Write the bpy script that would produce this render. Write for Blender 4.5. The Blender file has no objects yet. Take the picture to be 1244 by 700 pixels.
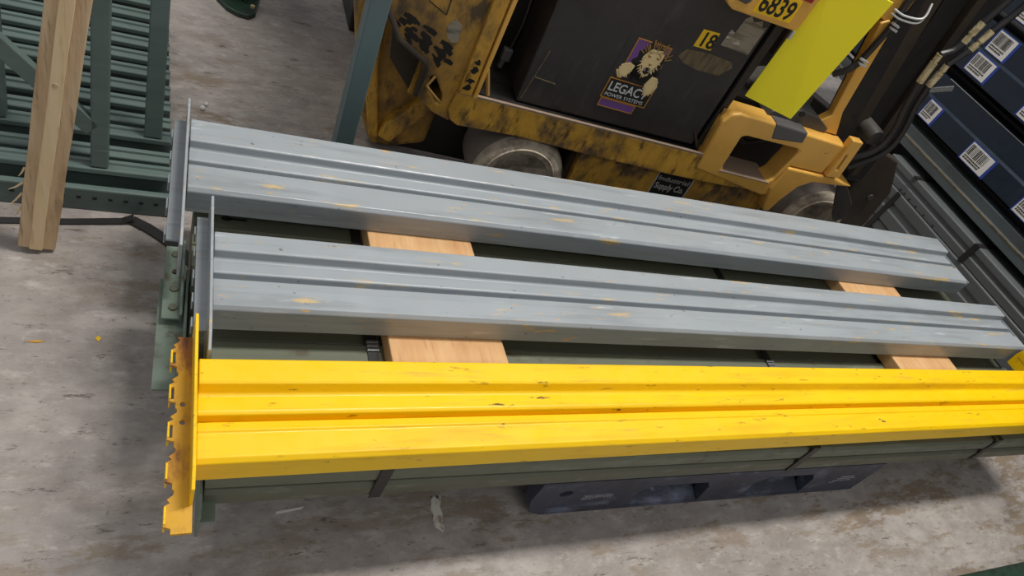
import bpy, bmesh, math, random
from mathutils import Vector, Matrix
from mathutils.geometry import tessellate_polygon
random.seed(7)
S = bpy.context.scene
COL = S.collection

# ---------------------------------------------------------------- camera, world, lights, exposure
cam_d = bpy.data.cameras.new('camera')
cam = bpy.data.objects.new('camera', cam_d)
COL.objects.link(cam)
cam_d.sensor_width = 36.0
cam_d.lens = 855.614 / 1244.0 * 36.0
cam_d.clip_start = 0.02
F = 855.614
def unit(v): return Vector(v).normalized()
Zr = -unit((130 - 622, -(1200 - 350), -F))
Xr = unit((2300 - 622, -(460 - 350), -F))
Yr = Zr.cross(Xr)
cam.matrix_world = Matrix.Translation((0, 0, 1.35)) @ Matrix((Xr, Yr, Zr)).to_4x4()
S.camera = cam

w = bpy.data.worlds.new('world'); S.world = w; w.use_nodes = True
w.node_tree.nodes['Background'].inputs[0].default_value = (0.95, 0.96, 1.0, 1)
w.node_tree.nodes['Background'].inputs[1].default_value = 0.33

def area(name, loc, rot, sx, sy, power, col=(1, 0.96, 0.9)):
    l = bpy.data.lights.new(name, 'AREA'); l.shape = 'RECTANGLE'; l.size = sx; l.size_y = sy
    l.energy = power; l.color = col
    o = bpy.data.objects.new(name, l); COL.objects.link(o); o.location = loc; o.rotation_euler = rot
    return o
area('ceiling_lamp_main', (1.75, 1.25, 4.6), (0, math.radians(6), 0), 2.0, 0.35, 174)
area('fill_light_front', (0.9, -2.6, 4.4), (math.radians(-38), 0, 0), 2.4, 0.4, 110)  # added fill, brightens the forklift side and the beam fronts
area('ceiling_lamp_aisle', (-1.4, 3.4, 4.6), (math.radians(25), math.radians(22), 0), 0.4, 2.4, 60)

S.view_settings.view_transform = 'Standard'
S.view_settings.look = 'None'
S.view_settings.gamma = 1.0
S.view_settings.use_curve_mapping = False
S.view_settings.exposure = 0.0

# ---------------------------------------------------------------- materials
def srgb(r, g, b):
    f = lambda c: (c / 255 / 12.92) if c / 255 <= 0.04045 else ((c / 255 + 0.055) / 1.055) ** 2.4
    return (f(r), f(g), f(b), 1)

def base_mat(name, col, rough=0.5, metal=0.0, spec=0.5):
    m = bpy.data.materials.new(name); m.use_nodes = True
    b = m.node_tree.nodes['Principled BSDF']
    b.inputs['Base Color'].default_value = col
    b.inputs['Roughness'].default_value = rough
    b.inputs['Metallic'].default_value = metal
    b.inputs['Specular IOR Level'].default_value = spec
    return m

class NT:
    def __init__(s, m):
        s.t = m.node_tree; s.b = s.t.nodes['Principled BSDF']
        tc = s.t.nodes.new('ShaderNodeTexCoord'); s.co = tc.outputs['Object']
    def n(s, kind): return s.t.nodes.new(kind)
    def l(s, a, b): s.t.links.new(a, b)
    def noise(s, scale, stretch=(1, 1, 1), rot=(0, 0, 0), detail=5, rough=0.6, off=(0, 0, 0)):
        mp = s.n('ShaderNodeMapping'); mp.inputs['Scale'].default_value = stretch
        mp.inputs['Rotation'].default_value = rot; mp.inputs['Location'].default_value = off
        s.l(s.co, mp.inputs['Vector'])
        t = s.n('ShaderNodeTexNoise'); t.inputs['Scale'].default_value = scale
        t.inputs['Detail'].default_value = detail; t.inputs['Roughness'].default_value = rough
        s.l(mp.outputs[0], t.inputs['Vector'])
        return t.outputs['Fac']
    def ramp(s, fac, lo, hi, a=0.0, b=1.0):
        r = s.n('ShaderNodeMapRange'); r.inputs['From Min'].default_value = lo; r.inputs['From Max'].default_value = hi
        r.inputs['To Min'].default_value = a; r.inputs['To Max'].default_value = b
        s.l(fac, r.inputs['Value']); return r.outputs[0]
    def mix(s, fac, a, b):
        x = s.n('ShaderNodeMix'); x.data_type = 'RGBA'
        if hasattr(fac, 'is_linked') or not isinstance(fac, float): s.l(fac, x.inputs['Factor'])
        else: x.inputs['Factor'].default_value = fac
        for v, i in ((a, 6), (b, 7)):
            if isinstance(v, tuple): x.inputs[i].default_value = v
            else: s.l(v, x.inputs[i])
        return x.outputs[2]
    def mul(s, a, b):
        x = s.n('ShaderNodeMath'); x.operation = 'MULTIPLY'; s.l(a, x.inputs[0])
        if isinstance(b, float): x.inputs[1].default_value = b
        else: s.l(b, x.inputs[1])
        return x.outputs[0]
    def color(s, c): s.l(c, s.b.inputs['Base Color'])
    def rough(s, r): s.l(r, s.b.inputs['Roughness'])
    def bump(s, h, strength=0.2, dist=0.005):
        x = s.n('ShaderNodeBump'); x.inputs['Strength'].default_value = strength; x.inputs['Distance'].default_value = dist
        s.l(h, x.inputs['Height']); s.l(x.outputs[0], s.b.inputs['Normal'])

def worn(name, col, layers, rough=0.45, metal=0.0, var=0.12, bump=0.08):
    """paint with wear; layers = (colour, scale, stretch, lo, hi, strength)"""
    m = base_mat(name, col, rough, metal); t = NT(m)
    dark = tuple(c * (1 - var) for c in col[:3]) + (1,)
    lite = tuple(min(1, c * (1 + var)) for c in col[:3]) + (1,)
    c = t.mix(t.noise(6, detail=3), dark, lite)
    for i, (lc, sc, st, lo, hi, k) in enumerate(layers):
        f = t.ramp(t.noise(sc, st, off=(i * 3.7, i * 1.3, 0.5 * i), rot=(0, 0, 0.05 * i), detail=7, rough=0.65), lo, hi, 0, k)
        c = t.mix(f, c, lc)
    t.color(c)
    t.rough(t.ramp(t.noise(25, detail=4), 0.3, 0.7, rough - 0.08, rough + 0.1))
    t.bump(t.noise(60, detail=4), bump, 0.002)
    return m

M = {}
# grey enamel with yellow paint rubbed off on it
M['grey_steel'] = worn('grey_enamel', srgb(158, 165, 170), [
    (srgb(112, 116, 117), 9, (0.25, 3, 3), 0.50, 0.72, 0.55),
    (srgb(205, 212, 216), 30, (0.2, 1.5, 1.5), 0.62, 0.72, 0.6),
    (srgb(214, 178, 100), 16, (0.45, 3.2, 1.5), 0.615, 0.68, 0.75),
    (srgb(226, 170, 60), 48, (0.4, 1.4, 1), 0.655, 0.70, 0.7),
    (srgb(86, 84, 80), 70, (0.7, 1, 1), 0.655, 0.70, 0.7)], 0.36)
M['yellow_steel'] = worn('yellow_enamel', srgb(252, 204, 0), [
    (srgb(196, 158, 60), 22, (0.22, 2.2, 2), 0.60, 0.70, 0.55),
    (srgb(208, 152, 8), 9, (0.25, 2.5, 2), 0.52, 0.74, 0.55),
    (srgb(150, 110, 25), 46, (0.3, 1.2, 1), 0.63, 0.69, 0.7),
    (srgb(64, 54, 46), 40, (0.45, 1.5, 1), 0.655, 0.70, 0.9)], 0.38, var=0.05)
M['yellow_rust'] = worn('yellow_enamel_rusted', srgb(212, 160, 36), [
    (srgb(146, 86, 34), 9, (1.6, 0.8, 1), 0.46, 0.58, 0.9),
    (srgb(92, 52, 32), 11, (1.4, 0.6, 1), 0.53, 0.61, 0.9)], 0.6)
M['olive_steel'] = worn('olive_green_enamel', srgb(98, 101, 84), [
    (srgb(88, 84, 66), 10, (0.3, 2, 2), 0.5, 0.7, 0.6),
    (srgb(138, 146, 130), 26, (0.3, 1.5, 1), 0.60, 0.70, 0.5),
    (srgb(90, 62, 42), 30, (0.6, 1, 1), 0.66, 0.71, 0.8)], 0.5)
M['olive_mid'] = worn('olive_enamel_faded', srgb(106, 111, 94), [(srgb(84, 72, 54), 24, (.5, 1, 1), .57, .67, .7), (srgb(138, 148, 132), 16, (.3, 1, 1), .56, .7, .6)], .5)
M['olive_pale'] = worn('pale_green_enamel', srgb(116, 132, 118), [(srgb(86, 70, 52), 24, (1, 1, 1), .56, .66, .7), (srgb(90, 100, 90), 12, (1, 1, 1), .45, .65, .6)], .5)
M['green_steel'] = worn('green_grey_enamel', srgb(92, 109, 105), [
    (srgb(68, 82, 80), 8, (0.3, 2, 2), 0.45, 0.7, 0.6),
    (srgb(160, 176, 170), 40, (0.3, 1.5, 1), 0.66, 0.72, 0.5),
    (srgb(120, 84, 58), 22, (0.6, 2, 1), 0.70, 0.74, 0.7)], 0.45)
M['teal_steel'] = worn('teal_enamel', srgb(98, 120, 122), [
    (srgb(76, 96, 98), 8, (1, 1, 0.3), 0.5, 0.7, 0.5)], 0.42)
M['dark_grey_steel'] = worn('dark_grey_enamel', srgb(92, 96, 97), [
    (srgb(86, 86, 85), 9, (2, 0.3, 1), 0.5, 0.7, 0.6),
    (srgb(140, 120, 92), 20, (2, 0.2, 1), 0.66, 0.72, 0.5)], 0.45)
M['rack_grey'] = worn('grey_teal_enamel_shaded', srgb(84, 92, 94), [(srgb(64, 66, 64), 8, (1, .3, 1), .45, .66, .7)], .5)  # tone lowered to put the shade on the rack into the paint
M['ochre'] = worn('ochre_paint_greasy', srgb(216, 166, 62), [
    (srgb(158, 118, 48), 8, (1, 1, 0.6), 0.40, 0.62, 0.85),
    (srgb(82, 70, 58), 9, (1.3, 1, 0.8), 0.50, 0.64, 0.9),
    (srgb(40, 35, 31), 36, (1.2, 1, 0.35), 0.55, 0.66, 0.8),
    (srgb(206, 170, 84), 60, (0.3, 1, 1), 0.64, 0.70, 0.5)], 0.5, bump=0.2)
M['ochre_dark'] = worn('ochre_paint_grimy', srgb(196, 150, 62), [
    (srgb(120, 94, 56), 7, (1, 1, 0.7), 0.40, 0.60, 0.9),
    (srgb(66, 57, 48), 11, (1.2, 1, 0.6), 0.49, 0.62, 0.9),
    (srgb(176, 140, 64), 40, (1, 1, 0.4), 0.62, 0.70, 0.5)], 0.55, bump=0.25)
M['orange'] = worn('orange_yellow_paint', srgb(228, 176, 84), [
    (srgb(198, 146, 62), 6, (1, 1, 1), 0.45, 0.7, 0.6),
    (srgb(92, 66, 34), 30, (0.6, 1, 1), 0.67, 0.72, 0.7)], 0.36)
M['black_panel'] = worn('black_plastic_panel', srgb(50, 48, 49), [
    (srgb(92, 90, 90), 14, (1.6, 1, 0.35), 0.55, 0.75, 0.45),
    (srgb(26, 25, 25), 6, (1, 1, 1), 0.5, 0.7, 0.6)], 0.5)
M['black'] = worn('black_grease_steel', srgb(34, 32, 31), [
    (srgb(62, 54, 44), 9, (1, 1, 0.4), 0.55, 0.72, 0.6)], 0.45)
M['brown_black'] = worn('greasy_brown_steel', srgb(62, 52, 42), [
    (srgb(30, 27, 25), 8, (1, 1, 0.4), 0.45, 0.65, 0.8)], 0.5)
M['dark_plate'] = worn('dark_grey_floor_plate', srgb(74, 72, 69), [
    (srgb(50, 46, 42), 8, (1, 1, 1), 0.45, 0.65, 0.7)], 0.45)
M['tyre'] = worn('dusty_rubber', srgb(192, 180, 160), [
    (srgb(120, 110, 98), 16, (1, 1, 1), 0.45, 0.62, 0.8),
    (srgb(208, 198, 180), 30, (1, 1, 1), 0.58, 0.66, 0.8)], 0.85, bump=0.5)
M['tyre_tread'] = worn('rubber_tread', srgb(136, 126, 118), [
    (srgb(104, 96, 90), 10, (1, 1, 1), 0.45, 0.65, 0.6)], 0.85, bump=0.2)
M['rim'] = worn('rusty_rim', srgb(120, 88, 68), [(srgb(58, 47, 40), 12, (1, 1, 1), 0.45, 0.62, 0.8)], 0.7)
M['bare_or_highlit_edge'] = base_mat('bare_metal_and_highlight', srgb(150, 130, 112), 0.45)  # bare metal on the ledge, painted highlight on the rail lip
M['rubber'] = base_mat('black_rubber_hose', srgb(40, 39, 40), 0.42)
M['brass'] = worn('brass_fitting', srgb(204, 190, 152), [(srgb(140, 122, 84), 60, (1, 1, 1), 0.5, 0.6, 0.7)], 0.3, 0.2)
M['chrome'] = base_mat('bright_zinc', srgb(200, 204, 206), 0.25, 0.8)
M['grey_tape'] = base_mat('dark_grey_tape', srgb(88, 86, 86), 0.5)
M['white_tie'] = base_mat('white_cable_tie', srgb(190, 194, 194), 0.4)
M['sheet_yellow'] = base_mat('bright_yellow_sheet', srgb(252, 238, 36), 0.6)
M['sticker_yellow'] = base_mat('yellow_sticker', srgb(246, 200, 30), 0.5)
M['ink'] = base_mat('black_ink', srgb(24, 22, 20), 0.6)
M['red'] = base_mat('red_sticker', srgb(150, 34, 42), 0.5)
M['red_lens'] = base_mat('red_lens', srgb(120, 40, 26), 0.4)
M['cream'] = base_mat('cream_print', srgb(232, 208, 152), 0.6)
M['tan'] = base_mat('tan_print', srgb(150, 118, 60), 0.6)
M['gold'] = base_mat('gold_print', srgb(186, 128, 44), 0.55)
M['purple'] = base_mat('purple_print', srgb(112, 74, 142), 0.55)
M['silver'] = base_mat('silver_print', srgb(196, 200, 202), 0.5)
M['white_print'] = base_mat('white_print', srgb(186, 182, 172), 0.6)
M['tape_old'] = worn('old_tape_residue', srgb(112, 98, 70), [
    (srgb(72, 64, 50), 30, (3, 1, 0.4), 0.45, 0.62, 0.85)], 0.6)
M['label_worn'] = worn('worn_white_label', srgb(150, 142, 126), [
    (srgb(92, 84, 68), 22, (0.5, 1, 3), 0.45, 0.62, 0.85),
    (srgb(222, 222, 218), 14, (0.6, 1, 2), 0.60, 0.68, 0.9)], 0.6)
M['navy'] = worn('navy_blue_enamel', srgb(27, 40, 54), [(srgb(20, 29, 39), 6, (1, 0.4, 1), 0.45, 0.7, 0.6)], 0.45)  # navy darkened further, shade from racking overhead is in the colour
M['blue'] = base_mat('royal_blue_backing', srgb(44, 66, 150), 0.5)
M['paper'] = base_mat('white_label_paper', srgb(222, 220, 214), 0.6)
M['gap_dark'] = base_mat('shelf_gap_shade', srgb(30, 28, 28), 0.8)  # near-black colour stands for the shade between the shelf beams
M['strap'] = base_mat('black_strapping', srgb(38, 36, 36), 0.45)
M['pallet'] = worn('dark_navy_plastic', srgb(62, 66, 80), [
    (srgb(46, 46, 54), 7, (1, 1, 1), 0.45, 0.65, 0.7),
    (srgb(124, 132, 154), 12, (0.6, 1, 1.4), 0.54, 0.70, 0.7),
    (srgb(140, 142, 152), 40, (1, 1, 0.3), 0.66, 0.72, 0.6)], 0.5)
M['pallet_in'] = base_mat('shaded_plastic_inside', srgb(40, 40, 46), 0.6)  # darker copy of the pallet plastic, paints shade inside the openings
M['scuff_white'] = base_mat('pale_moulded_lettering', srgb(140, 140, 146), 0.6)
M['dark_green'] = worn('dark_green_casting', srgb(40, 62, 50), [(srgb(28, 34, 30), 12, (1, 1, 1), 0.45, 0.62, 0.8)], 0.4)

def wood(name, c1, c2, c3, along='Y', knots=True, bump=0.25, sc=1.0):
    m = base_mat(name, c1, 0.7); t = NT(m)
    st = {'X': (0.12, 1, 1), 'Y': (1, 0.12, 1), 'Z': (1, 1, 0.1)}[along]
    a = t.noise(26 * sc, st, detail=6); b = t.noise(70 * sc, st, detail=5, off=(2, 5, 1))
    c = t.mix(t.ramp(a, 0.35, 0.68), c1, c2)
    c = t.mix(t.ramp(b, 0.55, 0.72, 0, 0.7), c, c3)
    c = t.mix(t.ramp(t.noise(5), 0.5, 0.75, 0, 0.5), c, c3)
    t.color(c); t.bump(b, bump, 0.003)
    return m
M['pine'] = wood('fresh_pine', srgb(222, 182, 132), srgb(204, 156, 106), srgb(178, 128, 82), 'Y', bump=0.1)
M['old_wood'] = wood('weathered_wood', srgb(212, 186, 150), srgb(186, 154, 116), srgb(126, 100, 74), 'Z', bump=0.7, sc=1.5)
M['old_wood_light'] = wood('weathered_wood_pale', srgb(228, 204, 164), srgb(212, 182, 136), srgb(170, 136, 92), 'Z', bump=0.3)

def floor_mat():
    m = base_mat('worn_concrete', srgb(150, 143, 138), 0.6); t = NT(m)
    c = t.mix(t.ramp(t.noise(1.6, detail=4), 0.35, 0.68), srgb(150, 143, 138), srgb(182, 175, 169))
    c = t.mix(t.ramp(t.noise(14, (1, 1.6, 1), detail=7, rough=0.7), 0.40, 0.68, 0, 0.6), c, srgb(122, 114, 109))
    wp = t.ramp(t.noise(22, (0.6, 1.3, 1), rot=(0, 0, .3), detail=10, rough=0.8, off=(9, 1, 0)), 0.53, 0.64, 0, 0.6)
    c = t.mix(wp, c, srgb(196, 189, 183))
    # brownish worn streaks, mostly along the aisle
    s1 = t.mul(t.ramp(t.noise(6.5, (0.6, 1.9, 1), rot=(0, 0, -0.5), detail=12, rough=0.8), 0.515, 0.56, 0, 0.85), t.ramp(t.noise(0.9, detail=2, off=(1.2, 4.4, 0)), 0.44, 0.58, 0.15, 1.0))
    c = t.mix(s1, c, srgb(130, 114, 94))
    # dark skid scratches in several directions
    for i, (rot, lo) in enumerate(((0.9, 0.63), (-0.6, 0.625), (1.6, 0.63), (0.25, 0.635))):
        s = t.ramp(t.noise(13, (0.5, 2.0, 1), rot=(0, 0, rot), detail=12, rough=0.82, off=(i * 4, i, 0)), lo - .03, lo - 0.005, 0, 0.8)
        c = t.mix(s, c, srgb(84, 76, 70))
    sp = t.ramp(t.noise(48, (1, 1, 1), detail=8, rough=0.75), 0.60, 0.68, 0, 0.75)
    c = t.mix(sp, c, srgb(88, 80, 74))
    dk = t.ramp(t.noise(3.2, (1, 1.2, 1), detail=8, rough=0.7, off=(3, 8, 0)), 0.56, 0.70, 0, 0.45)
    c = t.mix(dk, c, srgb(92, 85, 80))
    t.color(c)
    t.rough(t.ramp(t.noise(12, detail=5), 0.3, 0.7, 0.45, 0.72))
    t.bump(t.noise(45, detail=8, rough=0.7), 0.35, 0.004)
    return m
M['floor'] = floor_mat()

# ---------------------------------------------------------------- mesh helpers
class MB:
    def __init__(s): s.v = []; s.f = []
    def add(s, vs, fs):
        o = len(s.v); s.v += [Vector(p) for p in vs]; s.f += [tuple(i + o for i in f) for f in fs]; return s
    def box(s, x0, x1, y0, y1, z0, z1):
        vs = [(x, y, z) for z in (z0, z1) for y in (y0, y1) for x in (x0, x1)]
        return s.add(vs, [(0, 2, 3, 1), (4, 5, 7, 6), (0, 1, 5, 4), (2, 6, 7, 3), (0, 4, 6, 2), (1, 3, 7, 5)])
    def prism(s, poly, a, b, plane='XZ', holes=()):
        """poly in the given plane, extruded along the third axis from a to b"""
        P = {'XZ': lambda p, h: (p[0], h, p[1]), 'YZ': lambda p, h: (h, p[0], p[1]), 'XY': lambda p, h: (p[0], p[1], h)}[plane]
        loops = [list(poly)] + [list(h) for h in holes]
        flat = [p for L in loops for p in L]; n = len(flat)
        vs = [P(p, a) for p in flat] + [P(p, b) for p in flat]
        fs = []
        if holes:
            for t in tessellate_polygon([[Vector((p[0], p[1], 0)) for p in L] for L in loops]):
                fs.append(tuple(t)); fs.append(tuple(i + n for i in reversed(t)))
        else:
            fs.append(tuple(range(n))); fs.append(tuple(range(2 * n - 1, n - 1, -1)))
        o = 0
        for L in loops:
            k = len(L)
            for i in range(k):
                j = (i + 1) % k
                fs.append((o + i, o + j, o + j + n, o + i + n))
            o += k
        return s.add(vs, fs)
    def bar(s, p, q, w, h, up=(0, 0, 1)):
        p = Vector(p); q = Vector(q); d = (q - p).normalized(); sd = d.cross(Vector(up)).normalized(); u = sd.cross(d)
        vs = [c + sd * (i * w / 2) + u * (j * h / 2) for c in (p, q) for i, j in ((-1, -1), (1, -1), (1, 1), (-1, 1))]
        return s.add(vs, [(0, 1, 2, 3), (7, 6, 5, 4), (0, 4, 5, 1), (1, 5, 6, 2), (2, 6, 7, 3), (3, 7, 4, 0)])
    def tube(s, pts, r, n=10):
        pts = [Vector(p) for p in pts]; rings = []; prev = None
        rs = r if isinstance(r, (list, tuple)) else [r] * len(pts)
        for i, p in enumerate(pts):
            d = (pts[min(i + 1, len(pts) - 1)] - pts[max(i - 1, 0)]).normalized()
            if prev is None: a = d.orthogonal().normalized()
            else: a = (prev - d * prev.dot(d)).normalized()
            prev = a; b = d.cross(a)
            rings.append([p + (a * math.cos(2 * math.pi * k / n) + b * math.sin(2 * math.pi * k / n)) * rs[i] for k in range(n)])
        vs = [v for R in rings for v in R]; fs = []
        for i in range(len(pts) - 1):
            for k in range(n):
                fs.append((i * n + k, i * n + (k + 1) % n, (i + 1) * n + (k + 1) % n, (i + 1) * n + k))
        fs.append(tuple(range(n - 1, -1, -1))); fs.append(tuple((len(pts) - 1) * n + k for k in range(n)))
        return s.add(vs, fs)
    def lathe_y(s, prof, cx, cz, n=40):
        """prof = (radius, y) pairs, turned around an axis along y through (cx, cz)"""
        vs = [(cx + r * math.cos(2 * math.pi * k / n), y, cz + r * math.sin(2 * math.pi * k / n)) for r, y in prof for k in range(n)]
        fs = []
        for i in range(len(prof) - 1):
            for k in range(n):
                fs.append((i * n + k, i * n + (k + 1) % n, (i + 1) * n + (k + 1) % n, (i + 1) * n + k))
        fs.append(tuple(range(n))); fs.append(tuple((len(prof) - 1) * n + k for k in range(n - 1, -1, -1)))
        return s.add(vs, fs)
    def mesh(s, name, mat, off=(0, 0, 0), smooth=False):
        me = bpy.data.meshes.new(name); off = Vector(off)
        me.from_pydata([tuple(v - off) for v in s.v], [], s.f)
        bm = bmesh.new(); bm.from_mesh(me); bmesh.ops.recalc_face_normals(bm, faces=bm.faces); bm.to_mesh(me); bm.free()
        me.materials.append(mat)
        if smooth:
            for p in me.polygons: p.use_smooth = True
        return me

def obj(name, mb, mat, parent=None, bevel=0.0, smooth=False, seg=2, off=None):
    if off is None: off = parent['_off'] if parent is not None else (0, 0, 0)
    me = mb.mesh(name, mat, off, smooth)
    o = bpy.data.objects.new(name, me); COL.objects.link(o)
    if parent is not None: o.parent = parent
    if bevel:
        b = o.modifiers.new('bevel', 'BEVEL'); b.width = bevel; b.segments = seg; b.limit_method = 'ANGLE'; b.angle_limit = math.radians(28)
        b.harden_normals = False
    if smooth:
        for p in me.polygons: p.use_smooth = True
        try: me.set_sharp_from_angle(angle=math.radians(40))
        except Exception: pass
    return o
OFF = {}
class _Off: pass
def tag(o, label, cat, group=None):
    o['label'] = label; o['category'] = cat; o['kind'] = 'thing'
    if group: o['group'] = group
    return o
def thing(name, label, cat, base, rotz=0.0, group=None):
    """an Empty at base; parts are given in the thing's unrotated frame and turn about base"""
    o = bpy.data.objects.new(name, None); COL.objects.link(o)
    o.location = base; o.rotation_euler = (0, 0, rotz); o.empty_display_size = 0.1
    o['_off'] = [float(c) for c in base]
    return tag(o, label, cat, group)
def part(name, mb, mat, parent, bevel=0.0, smooth=False, seg=2, label=None):
    root = parent
    while root.parent is not None: root = root.parent
    o = obj(name, mb, mat, None, bevel, smooth, seg, off=root['_off'])
    o.parent = parent
    if label: o['label'] = label
    return o
def single(name, mb, mat, label, cat, bevel=0.0, smooth=False, group=None):
    c = sum(mb.v, Vector()) / len(mb.v); zmin = min(v.z for v in mb.v); base = (c.x, c.y, zmin)
    o = obj(name, mb, mat, None, bevel, smooth, off=base); o.location = base
    return tag(o, label, cat, group)
def text_mesh(body, size, mat, name, parent, origin, xdir, ydir, align='LEFT', shear=0.0, width=None, bold=0.0):
    cu = bpy.data.curves.new(name, 'FONT'); cu.body = body; cu.size = size; cu.align_x = align; cu.shear = shear
    cu.extrude = 0.0004; cu.offset = bold
    tmp = bpy.data.objects.new(name + '_tmp', cu); COL.objects.link(tmp)
    dg = bpy.context.evaluated_depsgraph_get()
    me = bpy.data.meshes.new_from_object(tmp.evaluated_get(dg))
    bpy.data.objects.remove(tmp)
    me.materials.clear(); me.materials.append(mat)
    xs = [v.co.x for v in me.vertices]
    k = 1.0
    if width: k = width / (max(xs) - min(xs))
    x = Vector(xdir).normalized(); y = Vector(ydir).normalized(); z = x.cross(y)
    root = parent
    while root.parent is not None: root = root.parent
    o3 = Vector(origin) - Vector(root['_off'])
    for v in me.vertices:
        v.co = o3 + x * (v.co.x * k) + y * v.co.y + z * v.co.z
    o = bpy.data.objects.new(name, me); COL.objects.link(o); o.parent = parent
    return o

# ---------------------------------------------------------------- floor
fl = obj('floor', MB().add([(-6, -4, 0), (9, -4, 0), (9, 9, 0), (-6, 9, 0)], [(0, 1, 2, 3)]), M['floor'])
fl['kind'] = 'structure'

# ---------------------------------------------------------------- plastic pallet under the stack
SR = -0.016           # the whole strapped stack is turned a little
def rrect_hole(x0, x1, z0, z1, xb0, xb1):
    return [(xb0, z0), (xb1, z0), (x1 + 0.008, z1 - 0.02), (x1 - 0.01, z1), (x0 + 0.03, z1), (x0, z1 - 0.015)]
pal = thing('plastic_pallet', 'dark navy plastic pallet lying on the floor under the strapped green beams', 'pallet', (1.3, 1.0, 0), SR)
PX0, PX1, PY0, PY1, PT = 0.755, 1.835, 0.545, 1.45, 0.150
outer = [(PX0 + 0.055, 0.0), (PX1, 0.0), (PX1, PT), (PX0, PT), (PX0, 0.075), (PX0 + 0.012, 0.035), (PX0 + 0.03, 0.012)]
h1 = [(1.035, 0.012), (1.255, 0.012), (1.245, 0.085), (1.225, 0.108), (1.065, 0.108), (1.035, 0.085)]
h2 = [(1.395, 0.012), (1.615, 0.012), (1.605, 0.085), (1.585, 0.112), (1.425, 0.112), (1.395, 0.085)]
hc = [(0.832 + 0.017 * math.cos(a * math.pi / 5), 0.098 + 0.013 * math.sin(a * math.pi / 5)) for a in range(10)]
part('front_skirt', MB().prism(outer, PY0, PY0 + 0.03, 'XZ', [h1, h2, hc]), M['pallet'], pal, 0.004)
part('back_skirt', MB().prism(outer, PY1 - 0.03, PY1, 'XZ', [h1, h2]), M['pallet'], pal, 0.004)
part('deck', MB().box(PX0, PX1, PY0 + 0.03, PY1 - 0.03, 0.128, PT), M['pallet'], pal, 0.004)
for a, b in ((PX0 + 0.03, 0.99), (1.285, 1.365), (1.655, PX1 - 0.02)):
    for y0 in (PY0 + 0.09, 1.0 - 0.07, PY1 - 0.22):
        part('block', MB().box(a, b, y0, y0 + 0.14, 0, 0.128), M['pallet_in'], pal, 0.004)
for h in (h1, h2):
    x0, x1 = h[0][0], h[1][0]
    part('entry_ramp', MB().add([(x0, PY0 + 0.002, 0.012), (x1, PY0 + 0.002, 0.012), (x1 - 0.01, PY0 + 0.085, 0.052), (x0 + 0.01, PY0 + 0.085, 0.052), (x0, PY0 + 0.002, 0.004), (x1, PY0 + 0.002, 0.004), (x1 - 0.01, PY0 + 0.085, 0.004), (x0 + 0.01, PY0 + 0.085, 0.004)],
         [(0, 1, 2, 3), (4, 7, 6, 5), (0, 4, 5, 1), (1, 5, 6, 2), (2, 6, 7, 3), (3, 7, 4, 0)]), M['pallet'], pal, 0.002)
# worn moulded lettering, no longer legible: strokes only
mk = MB()
for i in range(9):
    x = 0.885 + i * 0.0095
    mk.bar((x, PY0 - 0.0005, 0.068 + 0.002 * (i % 2)), (x + 0.011 - 0.004 * (i % 3), PY0 - 0.0005, 0.082), 0.0018, 0.0012, (0, 1, 0))
for z in (0.066, 0.075, 0.083):
    mk.bar((0.885, PY0 - 0.0005, z), (0.915 if z < .07 else 0.960, PY0 - 0.0005, z + 0.001), 0.0012, 0.0012, (0, 1, 0))
part('moulded_lettering', mk, M['scuff_white'], pal)
mk = MB()
for i, (x, z, l) in enumerate(((1.71, .088, .05), (1.705, .077, .07), (1.70, .066, .02), (1.725, .066, .018), (1.75, .066, .016), (1.69, .058, .018))):
    mk.bar((x, PY0 - 0.0005, z), (x + l, PY0 - 0.0005, z + 0.002), 0.004, 0.0012, (0, 1, 0))
part('moulded_lettering', mk, M['scuff_white'], pal)

# ---------------------------------------------------------------- rack beams: cross-section builders
def beam_body(prof, y_far, z0, x0, x1):
    """prof = (distance from far edge, height) pairs; the beam runs along x"""
    return MB().prism([(y_far - a, z0 + b) for a, b in prof], x0, x1, 'YZ')
def ang(cx, cy, r, n=10): return [(cx + r * math.cos(2 * math.pi * k / n), cy + r * math.sin(2 * math.pi * k / n)) for k in range(n)]

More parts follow.
